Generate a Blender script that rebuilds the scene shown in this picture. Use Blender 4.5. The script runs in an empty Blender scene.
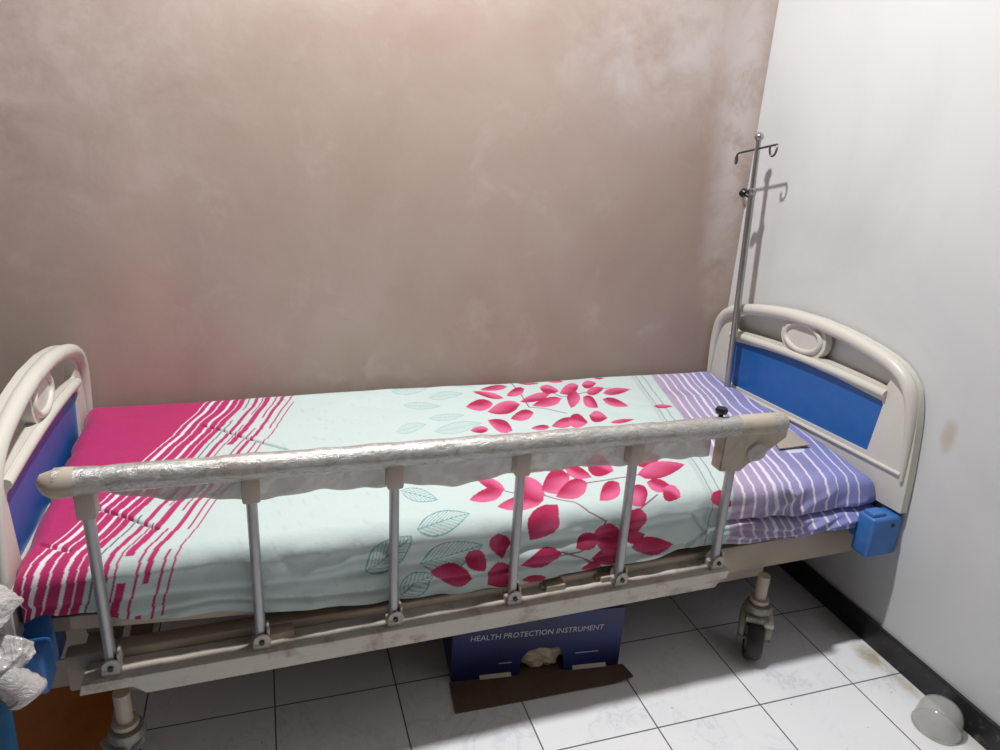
import bpy, bmesh, math, random
import numpy as np
from mathutils import Vector, Matrix
from mathutils.geometry import tessellate_polygon
C = bpy.context.scene.collection
random.seed(7); PI = math.pi

# ------------------------------------------------------------------ materials
def lin(c):
    return tuple((x/255/12.92 if x/255 <= .04045 else ((x/255+.055)/1.055)**2.4) for x in c)
class NT:
    def __init__(s, name):
        s.m = bpy.data.materials.new(name); s.m.use_nodes = True
        s.t = s.m.node_tree; s.n = s.t.nodes; s.l = s.t.links
        s.b = s.n['Principled BSDF']
        s.out = s.n['Material Output']
    def new(s, kind):
        x = s.n.new(kind)
        return x
    def link(s, a, b): s.l.new(a, b)
    def pos(s): return s.new('ShaderNodeNewGeometry').outputs['Position']
    def objco(s): return s.new('ShaderNodeTexCoord').outputs['Object']
    def noise(s, vec, scale, detail=4, rough=.55, dist=0):
        x = s.new('ShaderNodeTexNoise'); x.inputs['Scale'].default_value = scale; x.inputs['Detail'].default_value = detail
        x.inputs['Roughness'].default_value = rough; x.inputs['Distortion'].default_value = dist
        s.link(vec, x.inputs['Vector']); return x.outputs['Fac']
    def ramp(s, fac, lo, hi, a=0., b=1.):
        x = s.new('ShaderNodeMapRange'); x.clamp = True
        for i, v in ((1, lo), (2, hi), (3, a), (4, b)): x.inputs[i].default_value = v
        s.link(fac, x.inputs[0]); return x.outputs[0]
    def math(s, op, a, b=None, c=None):
        x = s.new('ShaderNodeMath'); x.operation = op
        for i, v in enumerate((a, b, c)):
            if v is None: continue
            if isinstance(v, (int, float)): x.inputs[i].default_value = v
            else: s.link(v, x.inputs[i])
        return x.outputs[0]
    def mix(s, fac, a, b):
        x = s.new('ShaderNodeMix'); x.data_type = 'RGBA'
        if isinstance(fac, (int, float)): x.inputs[0].default_value = fac
        else: s.link(fac, x.inputs[0])
        for i, v in ((6, a), (7, b)):
            if isinstance(v, tuple): x.inputs[i].default_value = (*v, 1)
            else: s.link(v, x.inputs[i])
        return x.outputs[2]
    def color(s, c):
        if isinstance(c, tuple): s.b.inputs['Base Color'].default_value = (*c, 1)
        else: s.link(c, s.b.inputs['Base Color'])
    def set(s, **kw):
        for k, v in kw.items(): s.b.inputs[k.replace('_', ' ')].default_value = v
    def bump(s, h, strength=.3, dist=.01):
        x = s.new('ShaderNodeBump'); x.inputs['Strength'].default_value = strength; x.inputs['Distance'].default_value = dist
        s.link(h, x.inputs['Height']); s.link(x.outputs[0], s.b.inputs['Normal'])
    def blob(s, vec, centre, size):
        a = s.new('ShaderNodeVectorMath'); a.operation = 'SUBTRACT'; s.link(vec, a.inputs[0]); a.inputs[1].default_value = centre
        d = s.new('ShaderNodeVectorMath'); d.operation = 'DIVIDE'; s.link(a.outputs[0], d.inputs[0]); d.inputs[1].default_value = size
        e = s.new('ShaderNodeVectorMath'); e.operation = 'LENGTH'; s.link(d.outputs[0], e.inputs[0]); return e.outputs['Value']

def worn(name, rgb, rough=.45, metal=0., dirt=(150,125,95), amount=.25, scale=14, bump=0.):
    s = NT(name); p = s.objco()
    n = s.noise(p, scale, 6, .65)
    f = s.ramp(n, .52, .75, 0, amount)
    s.color(s.mix(f, lin(rgb), lin(dirt))); s.set(Roughness=rough, Metallic=metal)
    if bump: s.bump(s.noise(p, 60, 3), bump, .004)
    return s.m
def plain(name, rgb, rough=.5, metal=0., **kw):
    s = NT(name); n = s.noise(s.objco(), 25, 3)
    d = tuple(x*.88 for x in lin(rgb))
    s.color(s.mix(s.ramp(n, .35, .7), lin(rgb), d)); s.set(Roughness=rough, Metallic=metal, **kw)
    return s.m

M = {}
# mauve painted wall, blotchy with chalky wear
s = NT('mauve_wall_paint'); p = s.pos()
a = s.noise(p, 1.1, 5, .6, .6); b = s.noise(p, 5.5, 6, .65, .4); c = s.noise(p, 40, 3)
col = s.mix(s.ramp(a, .38, .68), lin((163,143,131)), lin((177,159,149)))
col = s.mix(s.ramp(b, .56, .8, 0, .35), col, lin((205,192,185)))
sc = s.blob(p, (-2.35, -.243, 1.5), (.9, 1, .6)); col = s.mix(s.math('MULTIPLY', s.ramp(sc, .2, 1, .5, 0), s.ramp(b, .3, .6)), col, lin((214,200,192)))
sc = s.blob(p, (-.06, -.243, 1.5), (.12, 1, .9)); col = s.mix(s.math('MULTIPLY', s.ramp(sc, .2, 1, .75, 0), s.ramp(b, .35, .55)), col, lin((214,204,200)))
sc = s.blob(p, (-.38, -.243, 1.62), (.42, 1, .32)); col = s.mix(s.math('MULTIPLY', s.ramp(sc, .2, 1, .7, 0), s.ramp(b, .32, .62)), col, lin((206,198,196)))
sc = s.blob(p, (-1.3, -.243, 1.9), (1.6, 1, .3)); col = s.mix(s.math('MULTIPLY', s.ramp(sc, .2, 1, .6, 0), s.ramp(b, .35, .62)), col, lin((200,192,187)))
sc = s.blob(p, (-1.95, -.243, .85), (.12, 1, .5)); col = s.mix(s.ramp(sc, .1, 1, .3, 0), col, lin((205,176,164)))
s.color(col); s.set(Roughness=.55); s.bump(s.math('ADD', s.math('MULTIPLY', c, .4), b), .12, .01); M['mauve'] = s.m
# white wall
s = NT('white_wall_paint'); p = s.pos()
a = s.noise(p, 1.6, 5, .6, .5); b = s.noise(p, 30, 3)
col = s.mix(s.ramp(a, .4, .7), lin((211,212,212)), lin((200,202,204)))
st = s.blob(p, (.02, -1.235, .70), (.2, .03, .075)); w = s.math('ADD', st, s.math('MULTIPLY', s.noise(p, 22, 4), .9))
col = s.mix(s.ramp(w, .75, 1.25, .55, 0), col, lin((176,158,132)))
sm = s.blob(p, (.02, -.75, 1.12), (.2, .5, .12)); col = s.mix(s.ramp(sm, .1, 1, .16, 0), col, lin((170,170,172)))
s.color(col); s.set(Roughness=.6); s.bump(s.math('ADD', a, s.math('MULTIPLY', b, .15)), .1, .01); M['white_wall'] = s.m
# floor tiles
s = NT('marbled_white_tiles'); p = s.pos()
sep = s.new('ShaderNodeSeparateXYZ'); s.link(p, sep.inputs[0])
def gl(o, ph):
    q = s.math('ADD', o, ph); q = s.math('MODULO', q, .3); q = s.math('ABSOLUTE', s.math('SUBTRACT', q, .15)); return q
gx = gl(sep.outputs[0], 6.1614); gy = gl(sep.outputs[1], 7.3)
g = s.math('MAXIMUM', gx, gy); gr = s.ramp(g, .1478, .1486)
cell = s.new('ShaderNodeCombineXYZ')
for i, (o, ph) in enumerate(((0, 6.1614), (1, 7.3))):
    s.link(s.math('MULTIPLY', s.math('FLOOR', s.math('DIVIDE', s.math('ADD', sep.outputs[o], ph), .3)), 3.7), cell.inputs[i])
off = s.new('ShaderNodeVectorMath'); off.operation = 'ADD'; s.link(p, off.inputs[0]); s.link(cell.outputs[0], off.inputs[1])
mb = s.noise(off.outputs[0], 7, 7, .62, 1.8); mb2 = s.noise(off.outputs[0], 3, 4, .5, .8)
vein = s.ramp(s.math('ABSOLUTE', s.math('SUBTRACT', mb, .5)), 0, .035, 1, 0)
col = s.mix(s.math('MULTIPLY', vein, s.ramp(mb2, .45, .65, 0, .5)), lin((241,242,244)), lin((196,200,210)))
col = s.mix(s.ramp(mb2, .5, .75, 0, .35), col, lin((214,217,224)))
specks = s.ramp(s.noise(p, 70, 2, .5), .74, .78, 0, .7); col = s.mix(specks, col, lin((120,112,105)))
for cx, cy, sx, sy, am in ((-.03, -1.225, .05, .07, .75), (-.02, -1.33, .03, .09, .45), (-.03, -1.08, .06, .1, .4), (-.01, -1.52, .05, .1, .3)):
    d = s.math('ADD', s.blob(p, (cx, cy, 0), (sx, sy, 1)), s.math('MULTIPLY', s.noise(p, 35, 5, .7), 1.1))
    col = s.mix(s.ramp(d, .75, 1.5, am, 0), col, lin((168,150,110)))
col = s.mix(gr, col, lin((88,84,84)))
s.color(col); s.link(s.ramp(gr, 0, 1, .22, .8), s.b.inputs['Roughness']); s.bump(s.ramp(gr, 0, 1, 1, 0), .25, .002); M['tiles'] = s.m
# black skirting
s = NT('black_skirting_tile'); p = s.pos(); n = s.noise(p, 45, 6, .7)
fade = s.new('ShaderNodeSeparateXYZ'); s.link(p, fade.inputs[0])
amt = s.ramp(fade.outputs[1], -1.35, -1.6, .25, 1)
s.color(s.mix(s.math('MULTIPLY', s.ramp(n, .56, .7, 0, .7), amt), lin((26,25,27)), lin((130,128,126)))); s.set(Roughness=.35); M['skirting'] = s.m
M['ceiling'] = plain('ceiling_grey', (150,148,146), .8)
M['far_wall'] = plain('taupe_wall_paint', (128,118,112), .8)
# bed
M['cream_plastic'] = worn('cream_moulded_plastic', (208,206,196), .38, 0, (170,150,120), .12, 9)
M['cream_frame'] = worn('cream_painted_steel', (186,172,156), .42, 0, (120,92,66), .35, 10)
M['channel'] = worn('dirty_cream_channel', (205,199,188), .45, 0, (128,98,68), .8, 16)
M['blue_panel'] = plain('blue_laminate', (28,98,172), .34)
M['blue_plastic'] = worn('blue_bracket_plastic', (56,114,184), .35, 0, (120,150,190), .3, 20)
M['steel_post'] = worn('brushed_aluminium_post', (176,176,178), .42, .55, (120,115,108), .25, 30)
M['collar'] = worn('beige_plastic_collar', (186,175,160), .5, 0, (140,112,84), .5, 25)
M['dark'] = plain('black_plastic', (24,22,24), .35)
M['rubber'] = plain('dark_rubber', (46,44,42), .6)
M['bracket_metal'] = worn('cast_grey_bracket', (196,190,182), .45, .1, (130,105,80), .5, 30)
M['deck'] = plain('grey_deck', (120,112,104), .6)
M['caster_grey'] = worn('grey_caster_steel', (150,146,138), .4, .3, (90,78,64), .6, 40)
s = NT('wrapped_silver_rail'); p = s.objco()
mp = s.new('ShaderNodeMapping'); s.link(p, mp.inputs[0]); mp.inputs['Scale'].default_value = (.55, 1, 1)
n = s.noise(mp.outputs[0], 48, 6, .7, 1.2); n2 = s.noise(p, 9, 3)
col = s.mix(s.ramp(n, .45, .72), lin((172,169,165)), lin((208,207,206)))
col = s.mix(s.ramp(n2, .5, .7, 0, .35), col, lin((176,160,140)))
s.color(col); s.set(Metallic=.35, Coat_Weight=.5, Coat_Roughness=.15); s.link(s.ramp(n, .3, .7, .2, .45), s.b.inputs['Roughness']); s.bump(n, .5, .006); M['rail'] = s.m
# thin clear film: part see-through, part milky gloss
s = NT('clear_plastic_film'); p = s.objco()
n = s.noise(p, 22, 5, .65, 1.0); n2 = s.noise(p, 80, 3)
tr = s.new('ShaderNodeBsdfTransparent'); s.color(lin((206,198,194))); s.set(Roughness=.3)
s.bump(n, .3, .006)
mx = s.new('ShaderNodeMixShader'); s.link(s.math('ADD', s.ramp(n, .35, .75, .62, .8), s.ramp(n2, .6, .75, 0, .12)), mx.inputs[0])
s.link(tr.outputs[0], mx.inputs[1]); s.link(s.b.outputs[0], mx.inputs[2]); s.link(mx.outputs[0], s.out.inputs[0]); M['film'] = s.m
M['chrome'] = plain('worn_chrome', (170,170,168), .28, .9)
M['wire'] = plain('dark_steel_wire', (96,94,92), .35, .8)
# sheet: printed cotton, print stored per vertex
s = NT('printed_cotton'); at = s.new('ShaderNodeAttribute'); at.attribute_name = 'print'
wv = s.noise(s.objco(), 260, 2)
s.color(at.outputs['Color']); s.set(Roughness=.75, Sheen_Weight=.12, Specular_IOR_Level=.25)
s.bump(s.math('ADD', s.math('MULTIPLY', wv, .12), s.noise(s.objco(), 26, 5, .6, .5)), .22, .01); M['sheet'] = s.m
# carton
s = NT('navy_printed_card'); p = s.objco(); n = s.noise(p, 5, 4)
s.color(s.mix(s.ramp(n, .4, .65), lin((24,28,74)), lin((36,46,106)))); s.set(Roughness=.4); M['navy'] = s.m
M['brown_card'] = worn('brown_cardboard', (104,82,66), .75, 0, (74,56,44), .6, 12)
M['flat_card'] = plain('greige_card', (176,166,152), .6)
M['slot_light'] = plain('pale_slot_light', (214,206,190), .8)  # pale colour standing in for light seen through the carton's slots
M['beige_wrap'] = worn('crumpled_beige_wrap', (196,184,158), .45, 0, (120,100,76), .7, 26, .4)
M['print_white'] = plain('pale_print_ink', (196,198,206), .6)
# bag, bin, board, bowl
s = NT('crumpled_milky_plastic'); p = s.objco(); n = s.noise(p, 26, 6, .65, 1.3)
s.color(s.mix(s.ramp(n, .3, .7), lin((214,210,208)), lin((186,182,180)))); s.set(Roughness=.22, Transmission_Weight=.12, Coat_Weight=.4, Coat_Roughness=.1, Subsurface_Weight=.15)
s.bump(n, .9, .012); M['bag'] = s.m
M['teal'] = plain('teal_blue_plastic', (18,86,128), .4)
M['orange_board'] = worn('orange_brown_board', (186,112,36), .6, 0, (120,66,26), .6, 5)
s = NT('cloudy_clear_plastic'); s.color(s.mix(s.ramp(s.noise(s.objco(), 30, 4), .4, .7), lin((206,206,202)), lin((190,190,186)))); s.set(Roughness=.12, Coat_Weight=.3)
tr = s.new('ShaderNodeBsdfTransparent'); mx = s.new('ShaderNodeMixShader'); mx.inputs[0].default_value = .36
s.link(tr.outputs[0], mx.inputs[1]); s.link(s.b.outputs[0], mx.inputs[2]); s.link(mx.outputs[0], s.out.inputs[0]); M['bowl'] = s.m

# ------------------------------------------------------------------ mesh helpers
def finish(name, bm, mat, parent=None, loc=None, rot=None, smooth=True, angle=40):
    me = bpy.data.meshes.new(name); bmesh.ops.recalc_face_normals(bm, faces=bm.faces[:]); bm.to_mesh(me); bm.free()
    o = bpy.data.objects.new(name, me); C.objects.link(o)
    me.materials.append(M[mat] if isinstance(mat, str) else mat)
    if smooth:
        me.polygons.foreach_set('use_smooth', [True]*len(me.polygons))
        try: me.set_sharp_from_angle(angle=math.radians(angle))
        except Exception: pass
    if parent: o.parent = parent
    if loc: o.location = loc
    if rot: o.rotation_euler = rot
    return o
def BM(): return bmesh.new()
def box(bm, lo, hi, bev=.003, seg=2, mat=None):
    """axis box from lo to hi, edges rounded; mat: optional Matrix"""
    b = bmesh.new(); bmesh.ops.create_cube(b, size=1)
    for v in b.verts: v.co = Vector([lo[i]+(v.co[i]+.5)*(hi[i]-lo[i]) for i in range(3)])
    if bev: bmesh.ops.bevel(b, geom=b.edges[:], offset=bev, segments=seg, affect='EDGES', profile=.5)
    join(bm, b, mat)
def join(bm, b, mat=None):
    if mat is not None: bmesh.ops.transform(b, matrix=mat, verts=b.verts[:])
    me = bpy.data.meshes.new('tmp'); b.to_mesh(me); b.free(); bm.from_mesh(me); bpy.data.meshes.remove(me)
def ring_frame(t, up=Vector((0, 0, 1))):
    t = t.normalized()
    if abs(t.dot(up)) > .95: up = Vector((0, 1, 0))
    a = t.cross(up).normalized(); return a, a.cross(t).normalized()
def tube(bm, pts, r, seg=14, cap=True, sy=1., closed=False):
    """round (or oval: sy scales the second axis) tube along pts; r a number or list"""
    pts = [Vector(p) for p in pts]; n = len(pts); rows = []; pa = None
    for i, p in enumerate(pts):
        if closed: t = pts[(i+1) % n]-pts[i-1]
        else: t = pts[min(i+1, n-1)]-pts[max(i-1, 0)]
        a, b = ring_frame(t)
        if pa is not None:
            a2 = (pa-t.normalized()*pa.dot(t.normalized()))
            if a2.length > 1e-4: a = a2.normalized(); b = a.cross(t.normalized()).normalized()
        pa = a; rr = r[i] if isinstance(r, (list, tuple)) else r
        rows.append([bm.verts.new(p+a*math.cos(2*PI*k/seg)*rr+b*math.sin(2*PI*k/seg)*rr*sy) for k in range(seg)])
    m = n if closed else n-1
    for i in range(m):
        A, B = rows[i], rows[(i+1) % n]
        for k in range(seg): bm.faces.new((A[k], A[(k+1) % seg], B[(k+1) % seg], B[k]))
    if cap and not closed: bm.faces.new(rows[0][::-1]); bm.faces.new(rows[-1])
def lathe(bm, prof, seg=24, mat=None):
    b = bmesh.new(); rows = []
    for r, z in prof:
        if r < 1e-5: rows.append([b.verts.new((0, 0, z))])
        else: rows.append([b.verts.new((r*math.cos(2*PI*k/seg), r*math.sin(2*PI*k/seg), z)) for k in range(seg)])
    for A, B in zip(rows, rows[1:]):
        for k in range(seg):
            k2 = (k+1) % seg
            q = [A[k % len(A)], A[k2 % len(A)], B[k2 % len(B)], B[k % len(B)]]
            u = []
            for v in q:
                if v not in u: u.append(v)
            if len(u) > 2: b.faces.new(u)
    join(bm, b, mat)
def prism(bm, loops, x0, x1):
    """2-D loops (first the outline, others holes) in (y, z), extruded from x0 to x1"""
    tess = tessellate_polygon([[Vector((a, b, 0)) for a, b in l] for l in loops])
    flat = [q for l in loops for q in l]
    F = [bm.verts.new((x0, a, b)) for a, b in flat]; B = [bm.verts.new((x1, a, b)) for a, b in flat]
    for t in tess:
        try: bm.faces.new([F[i] for i in t]); bm.faces.new([B[i] for i in t][::-1])
        except ValueError: pass
    k = 0
    for l in loops:
        n = len(l)
        for i in range(n):
            a, b = k+i, k+(i+1) % n
            bm.faces.new((F[a], F[b], B[b], B[a]))
        k += n
def empty(name, loc=(0, 0, 0), rz=0., label=None, cat=None, group=None):
    o = bpy.data.objects.new(name, None); o.empty_display_size = .1; C.objects.link(o)
    o.location = loc; o.rotation_euler = (0, 0, rz); tag(o, label, cat, group); return o
def tag(o, label=None, cat=None, group=None, kind=None):
    for k, v in (('label', label), ('category', cat), ('group', group), ('kind', kind)):
        if v: o[k] = v
    return o
def bevel_mod(o, w, seg=3, ang=40):
    m = o.modifiers.new('bevel', 'BEVEL'); m.width = w; m.segments = seg; m.limit_method = 'ANGLE'; m.angle_limit = math.radians(ang); return o
def spline(keys, n=40):
    """Catmull-Rom through 2-D/3-D key points"""
    K = [Vector(k) for k in keys]; K = [K[0]*2-K[1]]+K+[K[-1]*2-K[-2]]; out = []; m = len(K)-3
    for i in range(n+1):
        t = i/n*m; j = min(int(t), m-1); f = t-j; a, b, c, d = K[j:j+4]
        out.append(.5*((2*b)+(c-a)*f+(2*a-5*b+4*c-d)*f*f+(3*b-a-3*c+d)*f**3))
    return out

# ------------------------------------------------------------------ camera
cam = bpy.data.cameras.new('camera'); co = bpy.data.objects.new('camera', cam); C.objects.link(co)
Rr = Vector((0.9520585734, -0.3009762146, 0.0547520874)); Uu = Vector((0.0532595880, 0.3393202517, 0.9391619578)); Ff = Vector((0.3012439030, 0.8912211202, -0.3390826240))
mw = Matrix((( Rr[0], Uu[0], -Ff[0], -1.62755), (Rr[1], Uu[1], -Ff[1], -2.48465), (Rr[2], Uu[2], -Ff[2], 1.40717), (0, 0, 0, 1)))
co.matrix_world = mw; cam.sensor_width = 36; cam.sensor_fit = 'HORIZONTAL'; cam.lens = 724.36*36/1000; cam.clip_start = .05
bpy.context.scene.camera = co

# ------------------------------------------------------------------ the room
def struct(name, lo, hi, mat, bev=0):
    bm = BM(); box(bm, lo, hi, bev); return tag(finish(name, bm, mat, smooth=False), kind='structure')
YW = -.243; X0, X1, Y0 = -3.5, .012, -3.9; H = 3.05
struct('floor', (X0-.1, Y0-.1, -.1), (X1+.1, YW+.1, 0), 'tiles')
struct('wall_back', (X0-.1, YW, 0), (X1, YW+.1, H), 'mauve')
struct('wall_right', (X1, Y0-.1, 0), (X1+.1, YW+.1, H), 'white_wall')
struct('wall_left', (X0-.1, Y0, 0), (X0, YW, H), 'far_wall')
struct('wall_front', (X0, Y0-.1, 0), (X1, Y0, H), 'far_wall')
struct('ceiling', (X0-.1, Y0-.1, H), (X1+.1, YW+.1, H+.1), 'ceiling')
struct('baseboard_right', (0, Y0, 0), (X1, YW, .078), 'skirting', .003)

# ------------------------------------------------------------------ the bed (local frame: x along it, y towards the wall)
BO = Vector((-1.9641, -1.1427, 0)); BYAW = .02647
BMAT = Matrix.Translation(BO) @ Matrix.Rotation(BYAW, 4, 'Z')
def W(u, v, z): return BMAT @ Vector((u, v, z))
bed = empty('hospital_bed', BO, BYAW, 'cream steel hospital bed with blue end panels, standing along the mauve wall', 'hospital bed')
BED_BACK = .72
# frame
bm = BM()
for v0, v1 in ((.035, .075), (BED_BACK-.02, BED_BACK+.02)):
    box(bm, (-.092, v0, .238), (1.965, v1, .326), .006)
    box(bm, (0, v0+.02, .195), (1.66, v1+.01, .236), .004)
for u in (-.06, .92, 1.87): box(bm, (u, .075, .245), (u+.05, BED_BACK-.02, .32), .004)
for u in (.0, 1.585): box(bm, (u, .075, .2), (u+.05, BED_BACK-.02, .236), .004)
frame = finish('frame', bm, 'cream_frame', bed)
bm = BM()
for a, b in ((.46, .9), (.915, 1.36), (1.375, 1.9)): box(bm, (a, .06, .327), (b, BED_BACK, .345), .004)
finish('mattress_deck', bm, 'deck', bed)
bm = BM()      # raised back section at the foot end of the picture's left
mat = Matrix.Translation((-.1, 0, .395)) @ Matrix.Rotation(math.radians(5.2), 4, 'Y')
box(bm, (0, .03, 0), (.56, .065, .034), .004, mat=mat); box(bm, (0, .675, 0), (.56, .71, .034), .004, mat=mat)
box(bm, (0, .065, .012), (.56, .675, .03), .003, mat=mat)
box(bm, (0, .03, 0), (.035, .71, .034), .004, mat=mat)
box(bm, (-.06, .1, .326), (-.03, .13, .40), .003); box(bm, (-.06, .6, .326), (-.03, .63, .40), .003)
finish('deck_section', bm, 'cream_frame', bed)
# end boards, seen from the mattress: one profile for both
OUT = [(.464, .42), (.464, .52), (.456, .66), (.442, .735), (.421, .778), (.385, .81), (.322, .835), (.2, .859), (.07, .872)]
OUT = [tuple(p) for p in spline(OUT, 26)]
def end_board(name, u0, du, c, zc, ang, zs, label):
    def tf(l): return [(c+a*math.cos(ang)+(b-.7)*math.sin(ang), zc+(b-.7)*math.cos(ang)-a*math.sin(ang)) for a, b in l]
    def mirror(l): return [(-a, b) for a, b in l[::-1]]
    outer = OUT+mirror(OUT)
    top = lambda a: .842-.36*a*a if abs(a) < .24 else .842-.36*.24*.24-.28*(abs(a)-.24)-.2*(abs(a)-.24)**2
    bot = lambda a: .752-.12*a*a
    def hole(s0):
        up = [(x, top(x)) for x in np.linspace(.085, .312, 12)]
        side = [(.332, .802), (.345, .785), (.347, .765), (.338, .742)]
        lo = [(x, bot(x)) for x in np.linspace(.325, .075, 12)]
        ring = [(.09, .768), (.098, .785), (.097, .812)]
        l = up+side+lo+ring
        return l if s0 > 0 else [(-a, b) for a, b in l]
    pan = [(-.318, .548), (-.308, .543), (.308, .543), (.318, .548), (.340, .692), (.334, .701), (.16, .716), (0, .722), (-.16, .716), (-.334, .701), (-.340, .692)]
    u1 = u0+du*.024; parts = []
    bm = BM(); prism(bm, [tf(outer), tf(hole(1)), tf(hole(-1)), tf(pan)], u0, u1)
    body = bevel_mod(finish(name, bm, 'cream_plastic', bed), .007); body['label'] = label
    bm = BM(); prism(bm, [tf(pan)], u0+du*.007, u0+du*.017); pnl = finish('colour_panel', bm, 'blue_panel', body, smooth=False); pnl['label'] = 'blue panel of an end board'
    # swollen rim bar of the top edge and shelf bar over the panel
    bm = BM()
    full = outer[2:-2]; path = []
    for k in range(1, len(full)-1):
        t = Vector(full[k+1])-Vector(full[k-1]); n = Vector((-t.y, t.x)).normalized(); path.append(Vector(full[k])+n*.0165)
    rad = [.019 if q.y > .76 else max(.004, .019-.015*(.76-q.y)/.28) for q in path]
    tube(bm, [(u0-du*.003, *q) for q in tf([tuple(q) for q in path])], rad, 12)
    finish('grip_bar', bm, 'cream_plastic', body)
    bm = BM(); sh = [(a, .735-.1*a*a) for a in np.linspace(-.345, .345, 24)]
    tube(bm, [(u0-du*.002, *q) for q in tf(sh)], .0125, 10)
    finish('crossbar', bm, 'cream_plastic', body)
    bm = BM(); el = [(.078*math.cos(t), .797+.043*math.sin(t)) for t in np.linspace(0, 2*PI, 40, endpoint=False)]
    tube(bm, [(u0-du*.001, *q) for q in tf(el)], .0085, 10, closed=True)
    finish('oval_ring', bm, 'cream_plastic', body)
    bm = BM(); lip = [(a, .527-.006*abs(a)) for a in np.linspace(-.44, .43, 20)]
    tube(bm, [(u0-du*.001, *q) for q in tf(lip)], .006, 8)
    finish('lip', bm, 'cream_plastic', body)
    return body
end_board('headboard', 1.947, 1, .386, .7, .0486, 0, 'moulded cream board at the wall end')
end_board('footboard', -.156, -1, .447, .645, .065, 0, 'moulded cream board at the free end')
# blue corner brackets
def corner(u, v, z, w, dv, hz):
    bm = BM(); box(bm, (u, v, z), (u+w, v+dv, z+hz), .010, 3); box(bm, (u+.006, v+.012, z+hz-.004), (u+w*.5, v+dv-.012, z+hz+.01), .004)
    if u > 1 and v < .3: box(bm, (u+.06, v+.05, z), (u+w, v+.14, z+.055), .004)  # added lower block, closes the light leak between bracket and sheet
    o = finish('corner_bracket', bm, 'blue_plastic', bed)
    bm = BM(); lathe(bm, [(.006, 0), (.006, .004), (0, .004)], 10, Matrix.Translation((u+w*.66, v+.002, z+hz-.025)) @ Matrix.Rotation(PI/2, 4, 'X')); finish('screw', bm, 'dark', o)
corner(1.864, -.09, .31, .106, .06, .122); corner(1.87, .78, .27, .10, .06, .12)
corner(-.205, -.055, .316, .107, .07, .088); corner(-.205, .76, .3, .107, .07, .09)
for u, v in ((1.955, .05), (1.955, .74), (-.172, .05), (-.172, .74)):
    bm = BM(); box(bm, (u-.012, v, .30), (u+.012, v+.05, .47), .003); finish('board_post', bm, 'cream_frame', bed)
bm = BM(); box(bm, (-.168, .06, .30), (-.104, .13, .448), .006); finish('end_socket', bm, 'blue_plastic', bed)
# castors
def castor(u, v, turn):
    bm = BM(); tube(bm, [(u, v, .245), (u, v, .165)], .0165, 18); lathe(bm, [(0, .172), (.026, .172), (.026, .162), (.02, .156), (0, .156)], 20, Matrix.Translation((u, v, 0)))
    c = finish('castor', bm, 'cream_frame', bed)
    m = Matrix.Translation((u, v, 0)) @ Matrix.Rotation(turn, 4, 'Z')
    bm = BM(); lathe(bm, [(0, .158), (.034, .155), (.038, .14), (.034, .128), (0, .128)], 20, m)
    for sx in (-1, 1):
        pts = [(sx*.026, .005, .135), (sx*.033, -.012, .12), (sx*.036, -.028, .09), (sx*.036, -.034, .058)]
        b = bmesh.new(); tube(b, spline(pts, 10), [.015-.0006*i for i in range(11)], 10, sy=.35); join(bm, b, m)
    box(bm, (-.032, -.045, .112), (.032, .02, .132), .006, mat=m)
    finish('fork', bm, 'caster_grey', c)
    bm = BM(); wm = m @ Matrix.Translation((0, -.034, .0575)) @ Matrix.Rotation(PI/2, 4, 'Y')
    lathe(bm, [(.034, -.020), (.05, -.022), (.0575, -.012), (.0575, .012), (.05, .022), (.034, .020)], 36, wm)
    w = finish('wheel', bm, 'rubber', c)
    bm = BM(); lathe(bm, [(0, -.019), (.034, -.02), (.034, .02), (0, .019)], 24, wm); lathe(bm, [(0, -.044), (.007, -.044), (.007, .044), (0, .044)], 12, wm)
    finish('hub', bm, 'caster_grey', w)
    bm = BM(); box(bm, (.018, -.052, .112), (.044, -.03, .126), .004, mat=m); finish('brake_lever', bm, 'cream_plastic', c)
castor(1.61, -.005, -.62); castor(.008, .0, -.9); castor(1.61, BED_BACK, 2.4); castor(.02, BED_BACK, 2.9)

# side rail hinged on the near side
bm = BM()
def strip(prof, cuts):
    rows = [[bm.verts.new((u+k*(.306-z), a, z)) for a, z in prof] for u, k in cuts]; n = len(prof)
    for A, B_ in zip(rows, rows[1:]):
        for k in range(n): bm.faces.new((A[k], A[(k+1) % n], B_[(k+1) % n], B_[k]))
    bm.faces.new(rows[0]); bm.faces.new(rows[-1][::-1])
strip([(-.032, .281), (-.032, .306), (.032, .306), (.032, .281)], [(-.052, -.25), (1.464, -.2)])
strip([(-.024, .252), (-.024, .282), (.02, .282), (.02, .252)], [(-.0, 1.1), (1.462, -.5)])
rail = bevel_mod(finish('side_rail', bm, 'channel', bed), .002, 2, 50); rail['label'] = 'folding guard rail on the near side, its lower channel dirty cream steel'
RZ = lambda u: .736-.017*u
bm = BM(); us = np.linspace(-.045, 1.555, 62); rnd = np.random.RandomState(3)
tube(bm, [(u, 0, RZ(u)) for u in us], [.0265+.0009*rnd.randn() for _ in us], 20)
finish('handrail', bm, 'rail', rail)
bm = BM()     # beige end caps
tube(bm, [(-.012, 0, RZ(0)), (-.03, 0, RZ(0)), (-.046, 0, RZ(0)), (-.055, 0, RZ(0)+.004), (-.064, 0, RZ(0)+.009), (-.071, 0, RZ(0)+.013)], [.0272, .0285, .0285, .024, .016, .008], 18)
finish('end_cap', bm, 'collar', rail)
bm = BM()
tube(bm, [(u, 0, RZ(u)) for u in (1.43, 1.5, 1.565, 1.572)], [.0275, .0275, .0275, .022], 18)
b = bmesh.new()
pl_ = [(1.385, .60), (1.45, .592), (1.462, .615), (1.5, .623), (1.526, .652), (1.575, .674), (1.575, .70), (1.385, .706)]
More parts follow.
